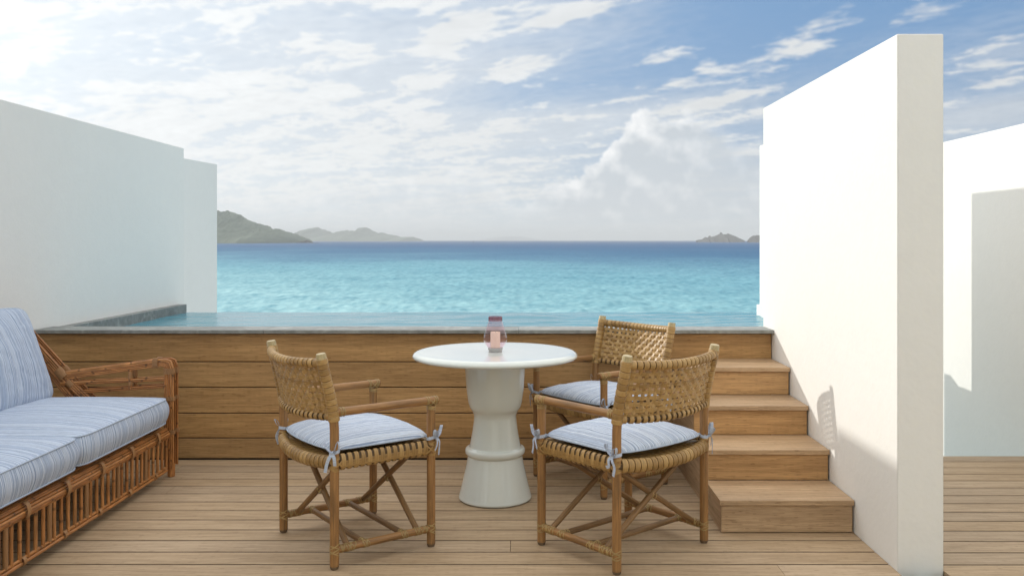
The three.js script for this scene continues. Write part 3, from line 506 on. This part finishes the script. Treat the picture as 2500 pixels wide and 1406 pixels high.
    for (const s of [-1, 1]) { const c = backPost(s, mix(HB, HT, v)), ax = backPost(s, mix(HB, HT, v) + 0.01).sub(c); part('strap', ring(c, ax, R + 0.0022, R + 0.0022, V(0, 0, 1), strapProfile(0.0222, 0.0036), 16), pick(strapMats), ch); }
  }
  for (const s of [-1, 1]) for (const h of [0.604, 0.838]) { const c = backPost(s, h), ax = backPost(s, h + 0.01).sub(c); part('strap', ring(c, ax, R + 0.003, R + 0.003, V(0, 0, 1), strapProfile(0.020, 0.0036), 16), strapMats[2], ch); }
  // cushion with piping and four tied bows
  const cu = cushion(0.268, 0.222, 0.052, 0.018, 0.0, { corner: 11, lump: 0.009, bow: (x, z) => -0.030 * (1 - x * x) * smooth(0.1, -1, z) + 0.016 * (1 - x * x) * smooth(-0.1, 1, z) });
  const lift = SH + 0.047; cu.g.translate(0, lift, 0);
  const cm = part('cushion', cu.g, chairFabric, ch);
  part('piping', sweep(cu.outline.map((p) => p.clone().setY(p.y + lift)), circle(0.0035, 8), { closed: true, up: V(0, 1, 0) }), pipingFabric, cm);
  const rib = strapProfile(0.013, 0.0012);
  for (const [s, q, f] of [[-1, -1, 0.4], [1, -1, -0.5], [-1, 1, 0.2], [1, 1, -0.2]]) {
    const c = V(s * HW, lift - 0.004, q * HD), o = V(s * 0.92, 0, q * (0.45 + f)).normalize(), sd = V(-o.z, 0, o.x), list = [];
    list.push(ring(c, V(0, 1, 0.06 * s), R + 0.0022, R + 0.0022, V(0, 0, 1), rib, 20, 0.004, s));
    const k = c.clone().addScaledVector(o, R + 0.006);
    const inner = V(s * (HW - 0.045), lift, q * (HD - 0.038)); list.push(sweep(curve([inner, inner.clone().lerp(c, 0.5).add(V(0, 0.001, 0)), c.clone().addScaledVector(sd, 0.019).addScaledVector(o, 0.002)], 8), rib, { up: V(0, 1, 0), smooth: false }), sweep(curve([inner, inner.clone().lerp(c, 0.5).add(V(0, 0.001, 0)), c.clone().addScaledVector(sd, -0.019).addScaledVector(o, 0.002)], 8), rib, { up: V(0, 1, 0), smooth: false }));
    const kn = new THREE.SphereGeometry(0.0085, 14, 10); kn.scale(1, 1.15, 0.8); kn.translate(k.x, k.y, k.z); list.push(kn);
    for (const e of [-1, 1]) {
      const a = (l, y, w) => k.clone().addScaledVector(sd, l * e).addScaledVector(o, w).add(V(0, y, 0));
      list.push(sweep(curve([a(0, 0, 0), a(0.012, 0.016, 0.010), a(0.022 + 0.008 * f, 0.040 + e * 0.010 * s, 0.014), a(0.029, 0.036, 0.008), a(0.022, 0.014, 0.001), a(0, 0, 0.002)], 22), rib, { up: o.clone(), smooth: false }));
      list.push(sweep(curve([a(0, 0, 0.003), a(0.010, -0.016, 0.010), a(0.016 + 0.01 * e * f, -0.040, 0.008), a(0.020 + 0.008 * e, -0.062 - 0.014 * e * s * q, 0.006)], 14), rib, { up: sd.clone(), smooth: false }));
    }
    part('tie', list, tieFabric, cm);
  }
  return ch;
}
{
  const chair = makeChair(), D2 = Math.PI / 180;
  const place = (o, x, d, turn, label) => { o.position.set(x, 0, -d); o.rotation.set(0, turn * D2, 0); tag(o, label, 'armchair', 'woven armchairs round the table'); };
  place(chair, -0.755, 3.852, 126.4, 'woven armchair left of the white table, nearest the sofa, its back to the camera');
  const b = chair.clone(); b.name = numbered('armchair'); scene.add(b); place(b, 0.421, 3.794, -139.2, 'woven armchair in front of the steps, nearest the tall wall, with its back towards us');
  const c = chair.clone(); c.name = numbered('armchair'); scene.add(c); place(c, 0.4025, 4.799, -52.2, 'woven armchair behind the table against the pool, its back catching the sun');
}

// ------------------------------------------------------------------ rattan sofa
{
  const caneMap = texture(512, 256, 0.9, 0.05, true, (u, v) => { const f = vfbm(u, v, 8, 16, 201, 4), b = vfbm(u, v, 14, 3, 211, 3), nd = smooth(0.985, 1, Math.cos(2 * Math.PI * u * 3 + 2 * vn(u * 3, 0.5, 3, 1, 5))); const t = 0.80 + 0.36 * (f - 0.5) + 0.42 * (b - 0.5) - 0.25 * nd; return [t, t * 0.97, t * 0.92]; });
  const caneMats = [[0.64, 0.285, 0.095], [0.55, 0.235, 0.075], [0.70, 0.33, 0.12]].map((c) => std({ map: caneMap, color: lin(...c), roughness: 0.38 }));
  const caneWrap = std({ map: strapMap, color: lin(0.44, 0.225, 0.095), roughness: 0.5 });
  const sofa = thing('rattan_sofa', 'rattan sofa with pale blue striped cushions, along the left wall', 'sofa');
  const FX = -1.985, BX = -2.80, D0 = 4.90, D1 = 2.78, r = 0.0057, P = r * 2 * 0.96;
  // a flat bundle of canes along a path, spread along «dir»
  const bundle = (name, pts, n, dir, rr = r) => { for (let i = 0; i < n; i++) part(name, tube(pts.map((p) => p.clone().addScaledVector(dir, (i - (n - 1) / 2) * rr * 1.94)), rr, 9), pick(caneMats), sofa); };
  const wrap = (c, ax, rx, ry, up, n, step = 0.0036) => { const l = []; const a = ax.clone().normalize(); for (let i = 0; i < n; i++) l.push(ring(c.clone().addScaledVector(a, (i - (n - 1) / 2) * step), a, rx, ry, up, strapProfile(step * 0.94, 0.0016), 16)); part('binding', l, caneWrap, sofa); };
  const Y = V(0, 1, 0), X = V(1, 0, 0), Z = V(0, 0, 1);
  for (const [end, sg] of [[D0, 1], [D1, -1]]) for (const k of [0, 1]) { // two arms, each of two frames side by side
    const z = -(end - sg * (0.025 + k * -0.012 + (k ? 0 : 0.075))), zz = k ? -(end + sg * 0.0) : -(end - sg * 0.06);
    const foot = V(FX, 0.062, zz), el = V(FX, 0.640, zz), J = V(-2.575, 0.566, zz);
    const path = [foot, V(FX, 0.3, zz), V(FX, 0.612, zz), V(FX - 0.008, 0.632, zz), V(FX - 0.03, 0.6405, zz), V(FX - 0.07, 0.637, zz), V(-2.28, 0.6055, zz), J];
    for (let i = 0; i < 5; i++) { const o = (i - 2) * P; part('arm_cane', tube(path.map((p, j) => (j < 3 ? p.clone().add(V(o, 0, 0)) : j < 5 ? p.clone().add(V(o * 0.75, o * 0.7, 0)) : p.clone().add(V(0, o * 0.8, 0)))), r, 9), pick(caneMats), sofa); }
    for (let i = 0; i < 4; i++) part('post_cane', tube([V(FX + (i - 1.5) * P, 0.06, zz - P * 0.85), V(FX + (i - 1.5) * P, 0.60, zz - P * 0.85)], r, 9), pick(caneMats), sofa);
    wrap(V(FX, 0.592, zz - 0.003), Y, 0.032, 0.016, Z, 9); wrap(V(FX - 0.075, 0.637, zz), X, 0.011, 0.027, Y, 8);
    wrap(V(FX, 0.44, zz - 0.003), Y, 0.033, 0.017, Z, 6); wrap(V(FX, 0.255, zz - 0.003), Y, 0.033, 0.017, Z, 6);
    // slanting back canes that pass the arm joint
    const dn = V(-2.43, 0.415, zz), upE = V(-2.86, 0.88, zz);
    bundle('back_cane', [dn.clone().add(V(0.005, 0.004, 0)), J.clone(), upE], 4, V(0.75, 0.66, 0));
    bundle('back_cane', [V(-2.50, 0.40, zz - 0.008), V(-2.66, 0.585, zz - 0.008), V(-2.92 + 0.03, 0.84, zz - 0.008)], 3, V(0.75, 0.66, 0));
    const sl = V(-0.66, 0.75, 0); wrap(J.clone().addScaledVector(sl, 0.018), sl, 0.014, 0.026, V(0.75, 0.66, 0), 16); wrap(J.clone().addScaledVector(sl, -0.058), sl, 0.010, 0.018, V(0.75, 0.66, 0), 10);
    // thin side rails and their link
    const lk = -2.20; bundle('side_cane', [V(FX - 0.025, 0.548, zz), V(-2.59, 0.522, zz)], 2, Y, 0.005); bundle('side_cane', [V(FX - 0.025, 0.508, zz), V(-2.52, 0.476, zz)], 2, Y, 0.005);
    part('link', rod(V(lk, 0.49, zz), V(lk, 0.60, zz), 0.0095, 10), pick(caneMats), sofa); wrap(V(lk, 0.572, zz), Y, 0.0112, 0.0112, Z, 10); wrap(V(lk, 0.525, zz), Y, 0.0112, 0.0112, Z, 5);
    if (!k) { part('leg', rod(V(FX, 0.0005, -(end - sg * 0.03)), V(FX, 0.075, -(end - sg * 0.03)), 0.020, 14), pick(caneMats), sofa); part('leg', rod(V(BX, 0.0005, -(end - sg * 0.03)), V(BX, 0.30, -(end - sg * 0.03)), 0.020, 14), pick(caneMats), sofa); }
  }
  // front apron: a bundle above, spindles, two canes below
  const za = -(D0 - 0.085), zb = -(D1 + 0.085);
  for (let i = 0; i < 5; i++) part('front_rail', tube([V(FX + 0.014 - 0.007 * Math.abs(i - 1.6), 0.229 + i * P, za), V(FX + 0.014 - 0.007 * Math.abs(i - 1.6), 0.229 + i * P, (za + zb) / 2), V(FX + 0.014 - 0.007 * Math.abs(i - 1.6), 0.229 + i * P, zb)], 0.0062, 9), caneMats[i % 3], sofa);
  for (let i = 0; i < 3; i++) part('front_rail', tube([V(FX - 0.008 - i * 0.0115, 0.279 - i * 0.001, za), V(FX - 0.008 - i * 0.0115, 0.279 - i * 0.001, zb)], 0.006, 9), caneMats[(i + 1) % 3], sofa);
  for (let i = 0; i < 3; i++) part('bottom_rail', tube([V(FX + [0.006, -0.007, -0.002][i], [0.052, 0.054, 0.066][i], za + 0.02), V(FX + [0.006, -0.007, -0.002][i], [0.052, 0.054, 0.066][i], zb)], 0.0072, 9), caneMats[i], sofa);
  for (let d = 4.66, k = 0; d > D1 + 0.1; d -= 0.3055, k++) { wrap(V(FX + 0.004, 0.253, -d), Z, 0.021, 0.036, Y, 6, 0.0042); wrap(V(FX, 0.057, -d + 0.01), Z, 0.0165, 0.018, Y, 5, 0.0042); }
  for (let d = 4.80, k = 0; d > D1 + 0.08; k++) {
    if (k % 6 === 5) { part('spindle', tube([V(FX, 0.062, -d), V(FX, 0.235, -d)], 0.0075, 10), pick(caneMats), sofa); const l = []; for (let i = 0; i < 44; i++) l.push(ring(V(FX, 0.070 + i * 0.0036, -d), Y, 0.0092, 0.0092, Z, strapProfile(0.0034, 0.0016), 12)); part('spindle_wrap', l, caneWrap, sofa); d -= 0.046; }
    else { const w = 0.0035 * (rnd() - 0.5); part('spindle', tube([V(FX, 0.060, -d), V(FX + w, 0.15, -d + w), V(FX, 0.235, -d)], 0.0078, 10), pick(caneMats), sofa); d -= k % 6 === 4 ? 0.037 : 0.0556; }
  }
  // back frame, seat deck and under-frame
  for (const [y, x] of [[0.885, -2.868], [0.66, -2.74]]) bundle('back_rail', [V(x, y, za - 0.02), V(x, y, zb)], 3, Y, 0.008);
  for (let d = 4.7; d > 2.95; d -= 0.2) part('back_spindle', rod(V(-2.64, 0.30, -d), V(-2.868, 0.88, -d), 0.008, 8), pick(caneMats), sofa);
  for (let i = 0; i < 10; i++) part('seat_slat', tube([V(FX - 0.045 - i * 0.078, 0.284, za), V(FX - 0.045 - i * 0.078, 0.284, zb)], 0.010, 8), caneMats[1], sofa);
  part('seat_platform', new THREE.BoxGeometry(0.77, 0.018, D0 - D1 - 0.18).translate(-2.40, 0.263, -(D0 + D1) / 2), std({ color: lin(0.13, 0.06, 0.028), roughness: 0.8 }), sofa);
  part('rear_rail', tube([V(BX, 0.10, za), V(BX, 0.10, zb)], 0.012, 10), caneMats[1], sofa); part('rear_rail', tube([V(BX, 0.24, za), V(BX, 0.24, zb)], 0.012, 10), caneMats[1], sofa);
  for (let d = 4.75; d > 2.9; d -= 0.16) part('rear_spindle', rod(V(BX, 0.10, -d), V(BX, 0.24, -d), 0.008, 8), caneMats[1], sofa);
  // cushions: local x -> along the sofa (stripes cross it), local z -> towards the front
  const mids = [(4.785 + 3.835) / 2, (3.83 + 2.88) / 2];
  mids.forEach((d, i) => {
    const c = cushion(0.473, 0.385, 0.045, 0.018, 0.064, { corner: 16, lump: 0.006, s: i + 1.5, band: true, nx: 60, nz: 56 });
    const M = new THREE.Matrix4().makeRotationY(Math.PI / 2).setPosition(-2.345, 0.388, -d); c.g.applyMatrix4(M);
    const m = part('seat_cushion', c.g, sofaFabric, sofa);
    for (const e of [1, -1]) part('piping', sweep(c.outline.map((p) => V(p.x * 1.004, p.y * e, p.z * 1.004).applyMatrix4(M)), circle(0.0038, 8), { closed: true, up: Y }), pipingFabric, m);
  });
  mids.forEach((d, i) => {
    const c = cushion(0.470, 0.262, 0.080, 0.040, 0.050, { corner: 10, lump: 0.012, s: i + 4.2, band: true, nx: 56, nz: 48 });
    const M = new THREE.Matrix4().makeRotationY(Math.PI / 2).multiply(new THREE.Matrix4().makeRotationX(Math.PI / 2 - 0.33)); // local y -> front, local z -> down
    M.setPosition(-2.715, 0.69, -d); c.g.applyMatrix4(M);
    const m = part('back_cushion', c.g, sofaFabric, sofa);
    for (const e of [1, -1]) part('piping', sweep(c.outline.map((p) => V(p.x * 1.004, p.y * e, p.z * 1.004).applyMatrix4(M)), circle(0.0038, 8), { closed: true, up: X }), pipingFabric, m);
  });
}
scene.traverse((o) => { if (o.userData.n) delete o.userData.n; });
renderer.render(scene, camera);
